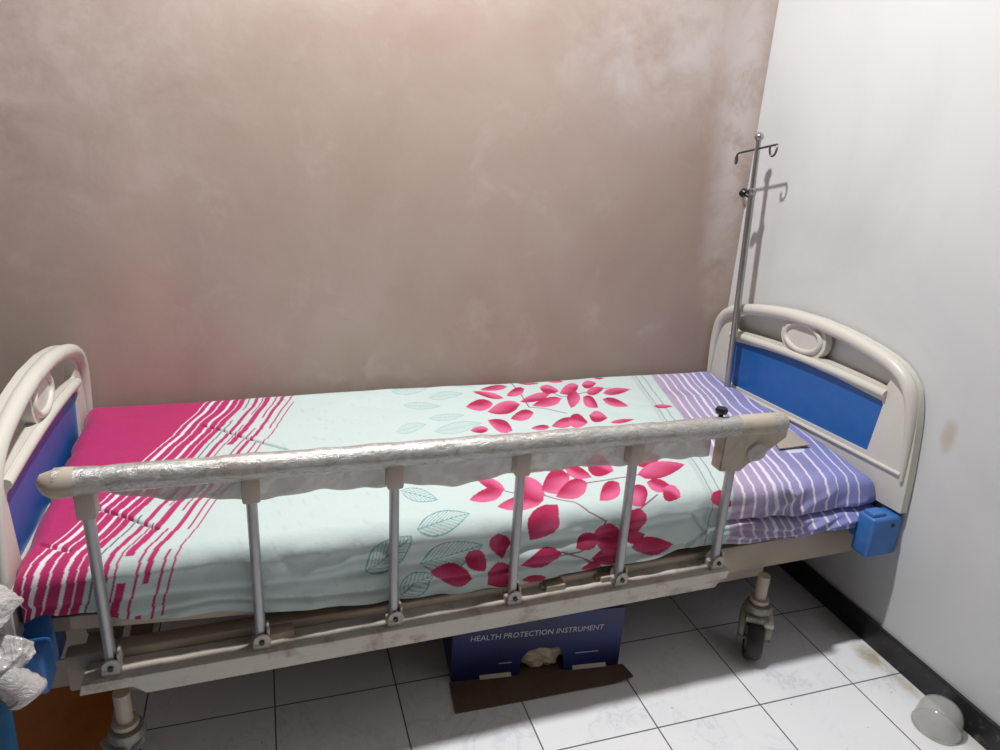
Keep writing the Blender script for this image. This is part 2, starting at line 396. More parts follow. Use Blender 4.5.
f0 = [b.verts.new((x, -.02, z)) for x, z in pl_]; f1 = [b.verts.new((x, .02, z)) for x, z in pl_]
b.faces.new(f0); b.faces.new(f1[::-1])
for i in range(len(pl_)): j = (i+1) % len(pl_); b.faces.new((f0[i], f0[j], f1[j], f1[i]))
bmesh.ops.bevel(b, geom=b.edges[:], offset=.004, segments=2, affect='EDGES'); join(bm, b)
finish('latch_block', bm, 'collar', rail)
bm = BM(); lathe(bm, [(0, -.004), (.026, -.004), (.03, 0), (.026, .004), (0, .004)], 24, Matrix.Translation((1.487, -.023, .645)) @ Matrix.Rotation(PI/2, 4, 'X') @ Matrix.Diagonal((1, .85, 1, 1)))
finish('latch_cover', bm, 'film', rail)
bm = BM(); lathe(bm, [(0, 0), (.006, 0), (.006, .012), (.014, .013), (.016, .02), (.013, .026), (.006, .027), (0, .025)], 20, Matrix.Translation((1.386, .012, RZ(1.386)+.021))); k = finish('release_knob', bm, 'dark', rail); k['label'] = 'small black knob on top of the handrail'
for i in range(6):
    u = .2868*i; zt = RZ(u)
    bm = BM(); tube(bm, [(u, 0, .312), (u, 0, zt-.01)], .0108, 16, sy=1.25); p = finish('rail_post', bm, 'steel_post', rail)
    if i < 5:
        bm = BM(); box(bm, (u-.0175, -.018, zt-.074), (u+.0175, .018, zt-.016), .005, 2); finish('collar', bm, 'collar', p)
    bm = BM(); box(bm, (u-.018, -.021, .303), (u+.018, .019, .322), .004)
    for sv in (-1, 1):
        lathe(bm, [(0, -.003), (.017, -.003), (.0185, 0), (.017, .003), (0, .003)], 20, Matrix.Translation((u+.002, sv*.0165, .325)) @ Matrix.Rotation(PI/2, 4, 'X'))
    box(bm, (u+.012, -.014, .315), (u+.018, .017, .352), .0025)
    lg = finish('hinge_lug', bm, 'bracket_metal', p)
    bm = BM(); lathe(bm, [(.0055, 0), (.0055, .005), (0, .005)], 10, Matrix.Translation((u+.001, -.0195, .325)) @ Matrix.Rotation(PI/2, 4, 'X')); finish('pivot_hole', bm, 'dark', lg)
for u in (.33, .98, 1.13):
    bm = BM(); box(bm, (u-.026, .006, .262), (u+.026, .04, .321), .003); box(bm, (u-.034, .018, .255), (u-.026, .04, .316), .002); finish('mounting_block', bm, 'cream_frame', bed)
# film hanging from the handrail
bm = BM(); nu, nz = 240, 12; g = []
rs = np.random.RandomState(11); ph = rs.rand(12)*6.3
for i in range(nu+1):
    u = .02+1.355*i/nu; bot = np.interp(u, [.02, .15, .28, .57, .7, .87, 1.18, 1.38], [.70, .672, .652, .648, .632, .640, .634, .630])+.003*math.sin(31*u+ph[0])+.002*math.sin(77*u)
    col = []
    for j in range(nz+1):
        t = j/nz; z = RZ(u)-.012+(bot-RZ(u)+.012)*t
        y = .0135+.0035*t*math.sin(13*u+ph[1]+2*t)+.0012*math.sin(61*u+5*t+ph[2])*t+.0006*math.sin(140*u+11*t)
        col.append(bm.verts.new((u, y+.008*(1-t), z)))
    g.append(col)
for i in range(nu):
    for j in range(nz): bm.faces.new((g[i][j], g[i+1][j], g[i+1][j+1], g[i][j+1]))
fl = finish('film_strip', bm, 'film', rail); fl['label'] = 'torn clear plastic wrapping hanging below the handrail'
mo = fl.modifiers.new('thickness', 'SOLIDIFY'); mo.thickness = .0006

# ------------------------------------------------------------------ printed sheet over the mattress
ZF = lambda u: np.interp(u, [-.15, .28, .83, 1.4, 1.95], [.545, .542, .515, .508, .510])
VF = .018; R0 = .045; A0 = R0*PI/2
def hem(u): return np.interp(u, [-.2, -.12, -.02, .08, .27, .59, .71, .84, 1.22, 1.39, 1.5, 1.7, 1.95], [.445, .442, .425, .40, .376, .344, .333, .338, .348, .358, .362, .362, .375])
def snoise(x, y, seed, f, n=14):
    rs = np.random.RandomState(seed); out = np.zeros_like(x)
    for _ in range(n):
        a = rs.rand()*6.283; k = f*(.5+rs.rand()); out += np.sin(k*(x*math.cos(a)+y*math.sin(a))+rs.rand()*6.283)
    return out/math.sqrt(n)
def seg_dist(x, y, pts):
    d = np.full(x.shape, 9.)
    for (ax, ay), (bx, by) in zip(pts, pts[1:]):
        dx, dy = bx-ax, by-ay; t = np.clip(((x-ax)*dx+(y-ay)*dy)/(dx*dx+dy*dy), 0, 1)
        d = np.minimum(d, np.hypot(x-ax-t*dx, y-ay-t*dy))
    return d
def in_poly(x, y, poly):
    c = np.zeros(x.shape, bool); n = len(poly)
    for i in range(n):
        x1, y1 = poly[i]; x2, y2 = poly[i-1]
        if y1 == y2: continue
        c ^= ((y1 > y) != (y2 > y)) & (x < (x2-x1)*(y-y1)/(y2-y1)+x1)
    return c
LEAVES=[[[1.068,.67],[1.062,.695],[1.052,.711],[1.041,.722],[1.028,.731],[1.013,.736],[.998,.739],[.982,.739],[.99,.719],[1.0,.703],[1.01,.688],[1.021,.677],[1.034,.669],[1.049,.665]],[[1.115,.767],[1.105,.781],[1.091,.785],[1.077,.784],[1.061,.78],[1.045,.772],[1.028,.762],[1.011,.749],[1.023,.741],[1.036,.736],[1.049,.734],[1.063,.734],[1.078,.739],[1.095,.748]],[[1.019,.632],[1.013,.659],[1.002,.669],[.989,.671],[.975,.666],[.959,.655],[.942,.641],[.925,.621],[.934,.605],[.944,.594],[.955,.587],[.967,.586],[.981,.59],[.998,.602]],[[1.105,.616],[1.094,.641],[1.079,.648],[1.061,.645],[1.042,.635],[1.022,.62],[1.002,.6],[.981,.576],[.994,.563],[1.008,.555],[1.023,.552],[1.04,.554],[1.058,.563],[1.079,.58]],[[1.167,.74],[1.159,.755],[1.148,.756],[1.136,.75],[1.124,.74],[1.111,.725],[1.097,.708],[1.084,.687],[1.093,.68],[1.103,.678],[1.114,.679],[1.125,.684],[1.137,.694],[1.151,.71]],[[1.125,.549],[1.118,.57],[1.108,.576],[1.096,.574],[1.082,.566],[1.068,.554],[1.053,.538],[1.037,.518],[1.045,.507],[1.055,.5],[1.066,.497],[1.077,.499],[1.091,.506],[1.106,.52]],[[1.237,.684],[1.224,.7],[1.208,.701],[1.191,.696],[1.172,.686],[1.152,.672],[1.132,.655],[1.111,.634],[1.125,.627],[1.14,.625],[1.156,.625],[1.173,.629],[1.192,.639],[1.212,.655]],[[1.257,.632],[1.248,.652],[1.234,.657],[1.217,.655],[1.199,.647],[1.18,.634],[1.16,.619],[1.139,.599],[1.151,.588],[1.164,.582],[1.179,.579],[1.195,.581],[1.212,.588],[1.232,.602]],[[1.222,.743],[1.218,.712],[1.22,.696],[1.226,.687],[1.235,.683],[1.246,.683],[1.259,.687],[1.274,.696],[1.275,.718],[1.273,.735],[1.27,.75],[1.264,.76],[1.255,.764],[1.243,.761]],[[1.363,.732],[1.357,.755],[1.347,.759],[1.334,.754],[1.319,.743],[1.303,.726],[1.287,.705],[1.269,.679],[1.278,.668],[1.288,.662],[1.299,.661],[1.311,.665],[1.325,.676],[1.341,.695]],[[1.331,.686],[1.309,.679],[1.294,.665],[1.282,.648],[1.273,.628],[1.267,.607],[1.261,.585],[1.258,.561],[1.275,.571],[1.289,.584],[1.303,.598],[1.314,.614],[1.324,.633],[1.33,.656]],[[1.374,.73],[1.373,.709],[1.378,.701],[1.386,.7],[1.395,.704],[1.407,.711],[1.42,.723],[1.435,.739],[1.432,.752],[1.428,.761],[1.422,.767],[1.414,.769],[1.404,.765],[1.391,.755]],[[1.335,.635],[1.319,.601],[1.314,.581],[1.314,.566],[1.318,.557],[1.325,.551],[1.335,.548],[1.348,.55],[1.358,.575],[1.364,.596],[1.367,.615],[1.368,.63],[1.364,.64],[1.355,.644]],[[1.359,.663],[1.363,.646],[1.372,.642],[1.383,.644],[1.395,.65],[1.409,.661],[1.424,.674],[1.441,.693],[1.434,.702],[1.426,.708],[1.416,.71],[1.405,.709],[1.393,.702],[1.378,.689]],[[1.416,.653],[1.424,.638],[1.437,.633],[1.452,.633],[1.47,.637],[1.488,.645],[1.508,.655],[1.531,.669],[1.519,.679],[1.506,.685],[1.492,.688],[1.477,.688],[1.459,.683],[1.44,.674]],[[1.395,.612],[1.391,.583],[1.395,.565],[1.402,.553],[1.411,.545],[1.424,.54],[1.437,.538],[1.454,.54],[1.454,.562],[1.451,.581],[1.447,.597],[1.44,.61],[1.43,.618],[1.417,.621]],[[1.146,.818],[1.125,.838],[1.101,.849],[1.075,.856],[1.048,.86],[1.021,.862],[.993,.861],[.965,.858],[.988,.843],[1.011,.831],[1.036,.822],[1.061,.814],[1.087,.81],[1.115,.81]],[[1.16,.794],[1.167,.782],[1.177,.777],[1.187,.774],[1.199,.773],[1.211,.774],[1.224,.776],[1.237,.78],[1.229,.789],[1.219,.795],[1.21,.801],[1.199,.804],[1.187,.805],[1.175,.803]],[[1.274,.8],[1.276,.785],[1.281,.777],[1.289,.773],[1.297,.772],[1.306,.772],[1.316,.774],[1.327,.778],[1.323,.789],[1.318,.798],[1.312,.804],[1.305,.809],[1.296,.811],[1.287,.809]],[[1.446,.786],[1.447,.776],[1.451,.772],[1.455,.769],[1.461,.768],[1.467,.769],[1.474,.771],[1.482,.774],[1.479,.781],[1.476,.787],[1.473,.791],[1.468,.794],[1.463,.795],[1.456,.793]],[[1.015,.44],[1.022,.475],[1.021,.497],[1.016,.512],[1.007,.522],[.995,.527],[.982,.528],[.966,.525],[.964,.496],[.966,.474],[.969,.455],[.974,.44],[.982,.431],[.995,.428]],[[.948,.462],[.945,.478],[.938,.484],[.93,.486],[.922,.484],[.912,.48],[.902,.473],[.892,.463],[.897,.453],[.903,.447],[.91,.442],[.918,.44],[.926,.442],[.936,.447]],[[1.138,.447],[1.133,.458],[1.125,.463],[1.116,.464],[1.107,.462],[1.096,.458],[1.086,.452],[1.074,.445],[1.08,.437],[1.088,.432],[1.096,.429],[1.104,.428],[1.114,.43],[1.124,.435]],[[1.242,.48],[1.235,.498],[1.223,.502],[1.21,.501],[1.195,.494],[1.179,.483],[1.162,.469],[1.145,.452],[1.154,.442],[1.165,.437],[1.177,.434],[1.19,.436],[1.204,.442],[1.221,.454]],[[1.214,.485],[1.206,.451],[1.207,.435],[1.213,.428],[1.223,.427],[1.235,.431],[1.249,.439],[1.267,.454],[1.27,.477],[1.27,.495],[1.267,.509],[1.261,.517],[1.252,.519],[1.237,.511]],[[1.294,.503],[1.286,.473],[1.287,.458],[1.293,.451],[1.301,.449],[1.313,.452],[1.326,.459],[1.342,.47],[1.345,.491],[1.345,.507],[1.343,.52],[1.337,.528],[1.329,.53],[1.316,.524]],[[1.334,.437],[1.342,.429],[1.353,.426],[1.365,.426],[1.378,.428],[1.392,.431],[1.407,.436],[1.422,.442],[1.412,.447],[1.402,.451],[1.39,.453],[1.378,.453],[1.365,.451],[1.351,.447]],[[.883,.129],[.885,.155],[.881,.172],[.874,.185],[.865,.194],[.854,.2],[.841,.203],[.827,.203],[.83,.182],[.834,.164],[.839,.149],[.845,.137],[.854,.128],[.866,.124]],[[.878,.127],[.867,.143],[.853,.146],[.839,.144],[.824,.136],[.809,.124],[.793,.11],[.778,.092],[.79,.084],[.803,.08],[.816,.08],[.83,.083],[.845,.089],[.86,.102]],[[.967,.076],[.955,.097],[.938,.104],[.92,.104],[.901,.099],[.881,.09],[.86,.078],[.839,.062],[.853,.05],[.869,.043],[.885,.038],[.903,.038],[.921,.042],[.942,.052]],[[.962,.069],[.98,.104],[.987,.128],[.987,.148],[.982,.163],[.973,.175],[.961,.184],[.945,.189],[.935,.158],[.928,.132],[.925,.109],[.925,.091],[.93,.076],[.94,.067]],[[1.078,.169],[1.069,.198],[1.056,.205],[1.042,.201],[1.026,.189],[1.01,.17],[.994,.147],[.977,.118],[.989,.103],[1.001,.096],[1.013,.093],[1.027,.096],[1.041,.106],[1.058,.127]],[[1.11,.124],[1.101,.145],[1.087,.15],[1.072,.147],[1.056,.137],[1.038,.123],[1.021,.106],[1.002,.083],[1.014,.072],[1.027,.067],[1.04,.064],[1.054,.067],[1.07,.075],[1.088,.091]],[[1.079,.202],[1.076,.176],[1.079,.161],[1.085,.151],[1.094,.146],[1.105,.143],[1.118,.144],[1.133,.147],[1.133,.166],[1.13,.182],[1.126,.195],[1.12,.205],[1.111,.211],[1.098,.212]],[[1.152,.22],[1.139,.181],[1.138,.161],[1.144,.15],[1.154,.146],[1.168,.147],[1.184,.153],[1.206,.164],[1.212,.192],[1.214,.215],[1.213,.233],[1.208,.245],[1.198,.25],[1.181,.245]],[[1.192,.107],[1.179,.12],[1.165,.119],[1.152,.112],[1.14,.099],[1.127,.082],[1.115,.063],[1.103,.039],[1.116,.034],[1.128,.034],[1.141,.037],[1.153,.044],[1.166,.055],[1.179,.074]],[[1.218,.086],[1.193,.057],[1.183,.038],[1.179,.023],[1.181,.012],[1.187,.004],[1.198,-.001],[1.214,-.004],[1.226,.016],[1.238,.036],[1.246,.054],[1.251,.069],[1.249,.081],[1.241,.088]],[[1.284,.194],[1.288,.172],[1.297,.165],[1.309,.165],[1.324,.17],[1.341,.179],[1.36,.192],[1.381,.21],[1.374,.223],[1.365,.232],[1.354,.237],[1.341,.238],[1.326,.233],[1.308,.22]],[[1.259,.132],[1.27,.108],[1.288,.101],[1.31,.101],[1.334,.108],[1.361,.119],[1.391,.135],[1.424,.157],[1.409,.173],[1.391,.182],[1.371,.187],[1.349,.187],[1.323,.18],[1.295,.164]],[[1.265,.092],[1.26,.067],[1.262,.052],[1.268,.043],[1.277,.038],[1.289,.036],[1.302,.037],[1.319,.041],[1.32,.059],[1.319,.074],[1.316,.087],[1.31,.097],[1.3,.102],[1.287,.102]],[[1.29,.053],[1.279,.027],[1.277,.014],[1.28,.006],[1.287,.002],[1.297,.002],[1.309,.004],[1.324,.01],[1.33,.028],[1.333,.043],[1.333,.055],[1.33,.064],[1.324,.068],[1.312,.066]],[[.992,.049],[.961,.055],[.938,.044],[.918,.025],[.901,.001],[.899,-.018],[.901,-.041],[.907,-.068],[.931,-.066],[.95,-.06],[.966,-.052],[.978,-.039],[.984,-.022],[.983,.0]],[[1.116,-.042],[1.09,-.05],[1.08,-.061],[1.078,-.074],[1.081,-.088],[1.089,-.104],[1.102,-.121],[1.119,-.138],[1.136,-.128],[1.148,-.118],[1.155,-.106],[1.158,-.093],[1.154,-.078],[1.143,-.062]],[[1.204,-.006],[1.181,-.008],[1.168,-.017],[1.161,-.029],[1.159,-.044],[1.159,-.06],[1.163,-.079],[1.17,-.099],[1.187,-.093],[1.2,-.085],[1.21,-.075],[1.218,-.063],[1.22,-.048],[1.218,-.03]],[[1.161,-.132],[1.141,-.113],[1.127,-.107],[1.114,-.108],[1.103,-.112],[1.094,-.119],[1.085,-.129],[1.078,-.143],[1.094,-.154],[1.109,-.162],[1.123,-.165],[1.136,-.166],[1.147,-.162],[1.156,-.153]],[[.823,-.031],[.807,-.042],[.802,-.053],[.802,-.063],[.806,-.073],[.813,-.084],[.823,-.093],[.837,-.104],[.846,-.094],[.852,-.083],[.856,-.073],[.856,-.062],[.852,-.052],[.843,-.042]],[[.752,-.075],[.746,-.093],[.747,-.106],[.751,-.115],[.759,-.122],[.769,-.127],[.78,-.13],[.794,-.132],[.796,-.117],[.796,-.104],[.793,-.092],[.788,-.083],[.781,-.075],[.77,-.072]],[[.764,-.151],[.751,-.126],[.737,-.114],[.723,-.106],[.708,-.104],[.693,-.106],[.677,-.111],[.661,-.118],[.674,-.136],[.688,-.149],[.701,-.159],[.716,-.167],[.731,-.17],[.747,-.166]],[[.861,-.127],[.838,-.112],[.824,-.111],[.814,-.116],[.807,-.124],[.803,-.137],[.802,-.153],[.802,-.173],[.82,-.179],[.835,-.182],[.848,-.182],[.858,-.178],[.865,-.169],[.867,-.154]],[[.992,-.106],[.97,-.093],[.952,-.09],[.936,-.092],[.922,-.098],[.908,-.106],[.895,-.116],[.884,-.131],[.903,-.137],[.921,-.141],[.939,-.142],[.955,-.14],[.97,-.135],[.983,-.125]],[[1.087,-.079],[1.071,-.068],[1.059,-.066],[1.05,-.067],[1.043,-.072],[1.037,-.08],[1.032,-.09],[1.029,-.102],[1.042,-.108],[1.054,-.111],[1.065,-.112],[1.074,-.111],[1.082,-.106],[1.087,-.096]],[[1.183,-.119],[1.205,-.14],[1.225,-.15],[1.244,-.154],[1.263,-.155],[1.282,-.153],[1.301,-.149],[1.319,-.14],[1.297,-.125],[1.276,-.114],[1.256,-.106],[1.237,-.101],[1.218,-.101],[1.2,-.105]],[[.954,-.17],[.943,-.163],[.933,-.16],[.923,-.159],[.913,-.159],[.904,-.161],[.895,-.164],[.887,-.168],[.897,-.173],[.907,-.176],[.917,-.179],[.927,-.18],[.936,-.179],[.946,-.177]],[[1.105,-.159],[1.094,-.15],[1.084,-.148],[1.076,-.147],[1.068,-.149],[1.06,-.152],[1.053,-.156],[1.047,-.162],[1.056,-.167],[1.066,-.17],[1.075,-.172],[1.083,-.173],[1.091,-.171],[1.099,-.168]],[[1.424,.013],[1.412,-.009],[1.416,-.022],[1.424,-.031],[1.434,-.037],[1.445,-.041],[1.459,-.044],[1.475,-.045],[1.473,-.029],[1.468,-.017],[1.463,-.005],[1.458,.004],[1.456,.013],[1.447,.018]],[[1.538,.526],[1.541,.514],[1.548,.507],[1.557,.504],[1.567,.503],[1.578,.504],[1.59,.507],[1.603,.512],[1.598,.521],[1.592,.527],[1.584,.533],[1.576,.536],[1.566,.537],[1.554,.535]],[[1.165,-.097],[1.177,-.108],[1.187,-.112],[1.196,-.112],[1.204,-.11],[1.212,-.106],[1.219,-.101],[1.225,-.093],[1.214,-.086],[1.203,-.082],[1.194,-.079],[1.185,-.078],[1.177,-.08],[1.17,-.085]],[[.979,.21],[.983,.203],[.988,.199],[.994,.197],[1.0,.196],[1.007,.197],[1.015,.199],[1.022,.202],[1.018,.207],[1.013,.211],[1.007,.214],[1.001,.216],[.995,.217],[.988,.216]],[[1.143,-.129],[1.143,-.11],[1.137,-.099],[1.13,-.091],[1.121,-.086],[1.111,-.085],[1.1,-.084],[1.088,-.086],[1.091,-.1],[1.096,-.112],[1.101,-.122],[1.109,-.129],[1.117,-.133],[1.128,-.135]]]
LINE_LEAVES=[[[.628,.161],[.701,.104],[.653,.103],[.676,.162]],[[.634,-.001],[.762,.038],[.699,-.014],[.701,.059]],[[.517,-.105],[.616,-.018],[.588,-.093],[.545,-.031]],[[.642,-.1],[.783,-.061],[.724,-.117],[.7,-.045]],[[.595,-.173],[.668,-.127],[.646,-.177],[.617,-.122]],[[.725,.775],[.848,.797],[.78,.749],[.792,.825]],[[.832,.712],[.946,.728],[.883,.69],[.895,.75]],[[.741,.67],[.848,.64],[.789,.631],[.801,.679]],[[.795,.558],[.903,.564],[.844,.541],[.853,.582]],[[.682,.489],[.773,.524],[.723,.477],[.73,.538]],[[.791,.472],[.937,.505],[.857,.455],[.87,.523]],[[.9,.858],[.998,.782],[.94,.793],[.959,.847]]]
STEMS=[[[.961,.185],[.966,.146],[.977,.092],[1.004,.069],[1.037,.05],[1.064,.003],[1.103,-.032]],[[1.139,.798],[1.138,.707],[1.125,.59],[1.169,.57],[1.227,.526]],[[1.244,.701],[1.264,.648],[1.335,.66],[1.414,.684],[1.462,.689]],[[.992,-.106],[1.043,-.13],[1.106,-.168]],[[1.105,.125],[1.175,.126],[1.268,.131],[1.343,.148]],[[1.107,-.033],[1.088,-.086],[1.042,-.113],[.961,-.118]],[[.882,.126],[.934,.094],[.977,.092]],[[1.204,-.008],[1.264,.031]]]
def make_sheet():
    ST = .0021
    UL, UR = -.154, 1.950
    ua = np.concatenate([np.linspace(-1, -1e-6, 70), np.linspace(0, 1, int((UR-UL-2*R0)/ST)), np.linspace(1+1e-6, 2, 70)])
    # along the cross-section: -1..0 front drop, 0..1 top, 1..2 back drop
    va = np.concatenate([np.linspace(-1, -1e-6, 118), np.linspace(0, 1, 370), np.linspace(1+1e-6, 2, 30)])
    Ug, Vg = np.meshgrid(ua, va, indexing='ij')
    ut = np.clip(Ug, 0, 1); vt = np.clip(Vg, 0, 1)
    u = UL+R0+ut*(UR-UL-2*R0)
    vb = .866-.018*u
    v = VF+R0+vt*(vb-VF-2*R0)
    ou = np.where(Ug < 0, -Ug, np.where(Ug > 1, Ug-1, 0)); ov = np.where(Vg < 0, -Vg, np.where(Vg > 1, Vg-1, 0))
    d = np.maximum(ou, ov); hyp = np.hypot(ou, ov)+1e-12
    pn = (ou**5+ov**5)**.2+1e-12; dirx = np.where(Ug < 0, -1, 1)*ou/pn; diry = np.where(Vg < 0, -1, 1)*ov/pn
    zf = ZF(u); zt = zf+(.548-zf)*np.clip((v-VF)/.8, 0, 1)**.8
    zt = zt+.004*snoise(u, v, 5, 7)*np.clip(v/.1, 0, 1)
    zt = zt-.010*np.clip((u-1.80)/.13, 0, 1)**2*np.clip(1-(v/.35), 0, 1)
    wt = (Vg < 0)*ov/hyp
    h = hem(u)*wt+.40*(1-wt)
    L = zt-R0-h; tot = A0+np.maximum(L, .02)
    s_ = d*tot
    th = np.clip(s_/R0, 0, PI/2); drop = np.clip(s_-A0, 0, None)
    off = R0*np.sin(th); z = zt-R0*(1-np.cos(th))-drop
    x = u+dirx*off; y = v+diry*off
    nx = dirx*np.sin(th); ny = diry*np.sin(th); nz = np.cos(th)
    # print coordinates
    w = (y-VF)*(1-wt)+wt*np.where(th < PI/2-1e-6, R0*(1-2*th/(PI/2)), z-zt)
    up = x.copy()
    # folds
    side = wt*np.clip(th/(PI/2), 0, 1)
    top = 1-np.clip(th/(PI/2), 0, 1)
    frac = np.clip(drop/np.maximum(L, .02), 0, 1)
    disp = top*(.0016*snoise(u, v*1.6, 21, 16)+.0007*snoise(u, v, 22, 55))
    disp += side*(.004*snoise(u*.8, z*3, 23, 14)+.002*snoise(u, z*2.4, 24, 42)+.0007*snoise(u, z, 25, 110))
    disp -= .007*side*np.exp(-((z-(.452-.02*np.sin(2.2*u)))/.012)**2)*np.clip((1.45-u)/.1, 0, 1)
    disp -= .006*side*np.exp(-((z-(.405-.03*np.clip((u-.2)/.6, 0, 1)+.01*np.sin(9*u)))/.007)**2)*np.clip((1.42-u)/.1, 0, 1)*np.clip((u+.02)/.2, 0, 1)
    fl = np.clip((frac-.55)/.45, 0, 1)
    disp += side*fl*(.006*np.sin(17*u+1.3*np.sin(5*u))+.003*np.sin(43*u+2*np.sin(9*u)))*np.clip((1.45-u)/.1, 0, 1)
    for pts, dep, wd in (([(.165,.632),(.222,.585),(.30,.512),(.378,.442)], .013, .003), ([(-.07,.25),(-.033,.224),(.034,.166),(.095,.108)], .013, .003), ([(-.12,.10),(-.06,.06)], .006, .004), ([(1.36,-.05),(1.405,-.11),(1.36,-.15)], .007, .006)):
        q = seg_dist(x, w, pts); disp += -dep*np.exp(-(q/wd)**2)+.12*dep*np.exp(-((q-.012)/.008)**2)
    # gathered end cloth along the right of the near side
    bu = np.clip((x-1.40)/.14, 0, 1); bu = bu*bu*(3-2*bu)
    zc = np.interp(u, [1.35, 1.43, 1.57, 1.7, 1.95], [.385, .418, .424, .420, .424])
    below = np.clip((zc-z)/.055, 0, 1)
    disp += side*bu*(.030*np.sin(np.clip(below, 0, 1)*PI*.86)**.8)*(z < zc)
    disp -= side*bu*.016*np.exp(-((z-zc)/.0055)**2)
    disp += side*bu*(z < zc)*.005*np.sin(260*(z-.10*(x-1.4)+.012*np.sin(16*x)))*np.clip(below*3, 0, 1)
    for a, b, am in (((1.56,.43),(1.70,.50),.008), ((1.66,.43),(1.80,.485),.007), ((1.5,.425),(1.9,.44),.005)):
        q = seg_dist(x, z, [a, b]); disp += side*bu*am*np.exp(-(q/.011)**2)*(z > zc)
    # scalloped cloth edge at the left end
    end = (Ug < 0)*(ou/hyp)*np.clip(th/(PI/2), 0, 1)
    disp += end*(.004*np.sin(58*v+3*np.sin(13*v))*np.clip(1-drop/.1, 0, 1))
    bl = np.clip((x-1.47)/.25, 0, 1); y = y-.024*bl*bl*(3-2*bl)*np.clip(1-(v-VF)/.25, 0, 1)*np.where(Vg < .9, 1, 0)
    x = x+nx*disp; y = y+ny*disp; z = z+nz*disp
    # wall clearance
    # ---- print
    jit = .0022*snoise(up, w, 31, 38)+.0035*np.round(1.1*np.sin(w*17+.6)+.6*np.sin(w*41))*.6
    us = up-.25*np.clip(w, 0, None)-.07*np.clip(w, None, 0); ps = np.where(up < .75, up-.38*np.clip(w, 0, None)-.28*np.clip(w, None, 0)+.018, us)
    uj = ps+jit
    S = lambda c: np.array(lin(c))
    mint = S((193,208,206)); pink = S((178,42,102)); pale = S((226,222,228))
    col = np.empty(up.shape+(3,)); col[:] = mint
    def paint(mask, c):
        m = np.clip(mask, 0, 1)[..., None]; col[:] = col*(1-m)+np.asarray(c)*m
    band = lambda a, b, e=.0015: np.clip((uj-a)/e+.5, 0, 1)*np.clip((b-uj)/e+.5, 0, 1)
    # faint sketched leaves on the plain ground
    paint(.35*np.clip(snoise(up*3.2, w, 41, 110)-.9, 0, 1)*((us > .24) & (us < .55)), S((170,184,182)))
    paint(band(-1, .0), pink)
    for a, wd in ((-.112,.0035), (-.092,.010), (-.068,.004), (-.040,.008), (-.018,.0025)): paint(band(a-wd/2, a+wd/2), pale)
    for a, wd in ((.012,.004), (.034,.011), (.052,.004), (.066,.016), (.091,.005), (.109,.011), (.134,.005), (.152,.004)):
        br = (np.sin(w*13+a*170) > -.9)
        paint(band(a-wd/2, a+wd/2)*br, pink if a != .012 else S((110,90,110)))
    # purple end
    pu = np.clip((us-1.478)/.006, 0, 1); g = np.clip((us-1.5)/.33, 0, 1)[..., None]
    pc = S((174,158,184))*(1-g)+S((132,138,198))*g
    pc = pc*(1-.12*np.clip(snoise(up, w, 43, 30), 0, 1)[..., None])
    col[:] = col*(1-pu[..., None])+pc*pu[..., None]
    for a, wd in ((1.513,.006), (1.545,.005), (1.578,.006), (1.606,.009), (1.632,.004), (1.656,.007), (1.69,.006), (1.732,.005), (1.776,.006), (1.81,.003), (1.845,.005), (1.88,.004)): paint(.95*band(a-wd*.62, a+wd*.62, .002), S((228,222,238)))
    for a, wd in ((1.418,.004), (1.445,.004)): paint(.8*band(a-wd/2, a+wd/2), S((128,134,146)))
    paint(.35*band(1.40, 1.412), S((160,170,176)))
    q = np.hypot((x-1.80)/.035, (w-.165)/.016); paint(np.clip((1-q)*6, 0, 1), S((206,214,232)))
    # stems
    for st in STEMS:
        q = seg_dist(up, w, st); paint(np.clip((.0028-q)/.0012, 0, 1)*.9, S((120,60,90)))
    # outline leaves in teal ink
    teal = S((44,132,134))
    for B, T, A, Cc in LINE_LEAVES:
        B, T, A, Cc = map(np.array, (B, T, A, Cc)); ax = T-B; pr = (A-Cc)/2
        det = ax[0]*pr[1]-ax[1]*pr[0]; dx = up-B[0]; dy = w-B[1]
        t = (dx*pr[1]-dy*pr[0])/det; n = (ax[0]*dy-ax[1]*dx)/det
        m = (t > -.02) & (t < 1.02)
        prof_ = np.sin(PI*np.clip(t, 0, 1)**.85)**.8; px = np.hypot(*pr)
        rim = np.abs(np.abs(n)-prof_)*px; ln = np.hypot(*ax)
        ink = np.clip((.0022-rim)/.001, 0, 1)
        ins = np.abs(n) < prof_
        ink = np.maximum(ink, ins*np.clip((.0018-np.abs(n)*px)/.001, 0, 1))
        vv = ((t-.35*np.abs(n))*ln/.0125) % 1
        ink = np.maximum(ink, ins*(np.abs(vv-.5) < .13)*.8)
        paint(ink*m*(.85 if B[1] < .3 else .6), teal if B[1] < .3 else S((104,160,160)))
    # magenta leaves, lighter on one half
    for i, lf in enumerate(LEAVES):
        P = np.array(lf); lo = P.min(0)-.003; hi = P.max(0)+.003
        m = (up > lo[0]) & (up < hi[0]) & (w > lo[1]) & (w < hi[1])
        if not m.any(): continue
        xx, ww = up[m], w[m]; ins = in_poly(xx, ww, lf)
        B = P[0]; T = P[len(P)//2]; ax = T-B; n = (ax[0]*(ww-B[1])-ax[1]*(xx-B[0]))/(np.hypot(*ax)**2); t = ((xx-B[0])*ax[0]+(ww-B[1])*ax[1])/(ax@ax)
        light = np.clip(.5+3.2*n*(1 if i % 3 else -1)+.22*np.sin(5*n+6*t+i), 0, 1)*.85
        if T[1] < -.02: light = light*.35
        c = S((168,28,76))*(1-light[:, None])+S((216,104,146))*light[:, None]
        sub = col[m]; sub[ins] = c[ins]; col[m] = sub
    # ---- mesh
    base = Vector((.9, .42, .34))
    nu, nv = x.shape
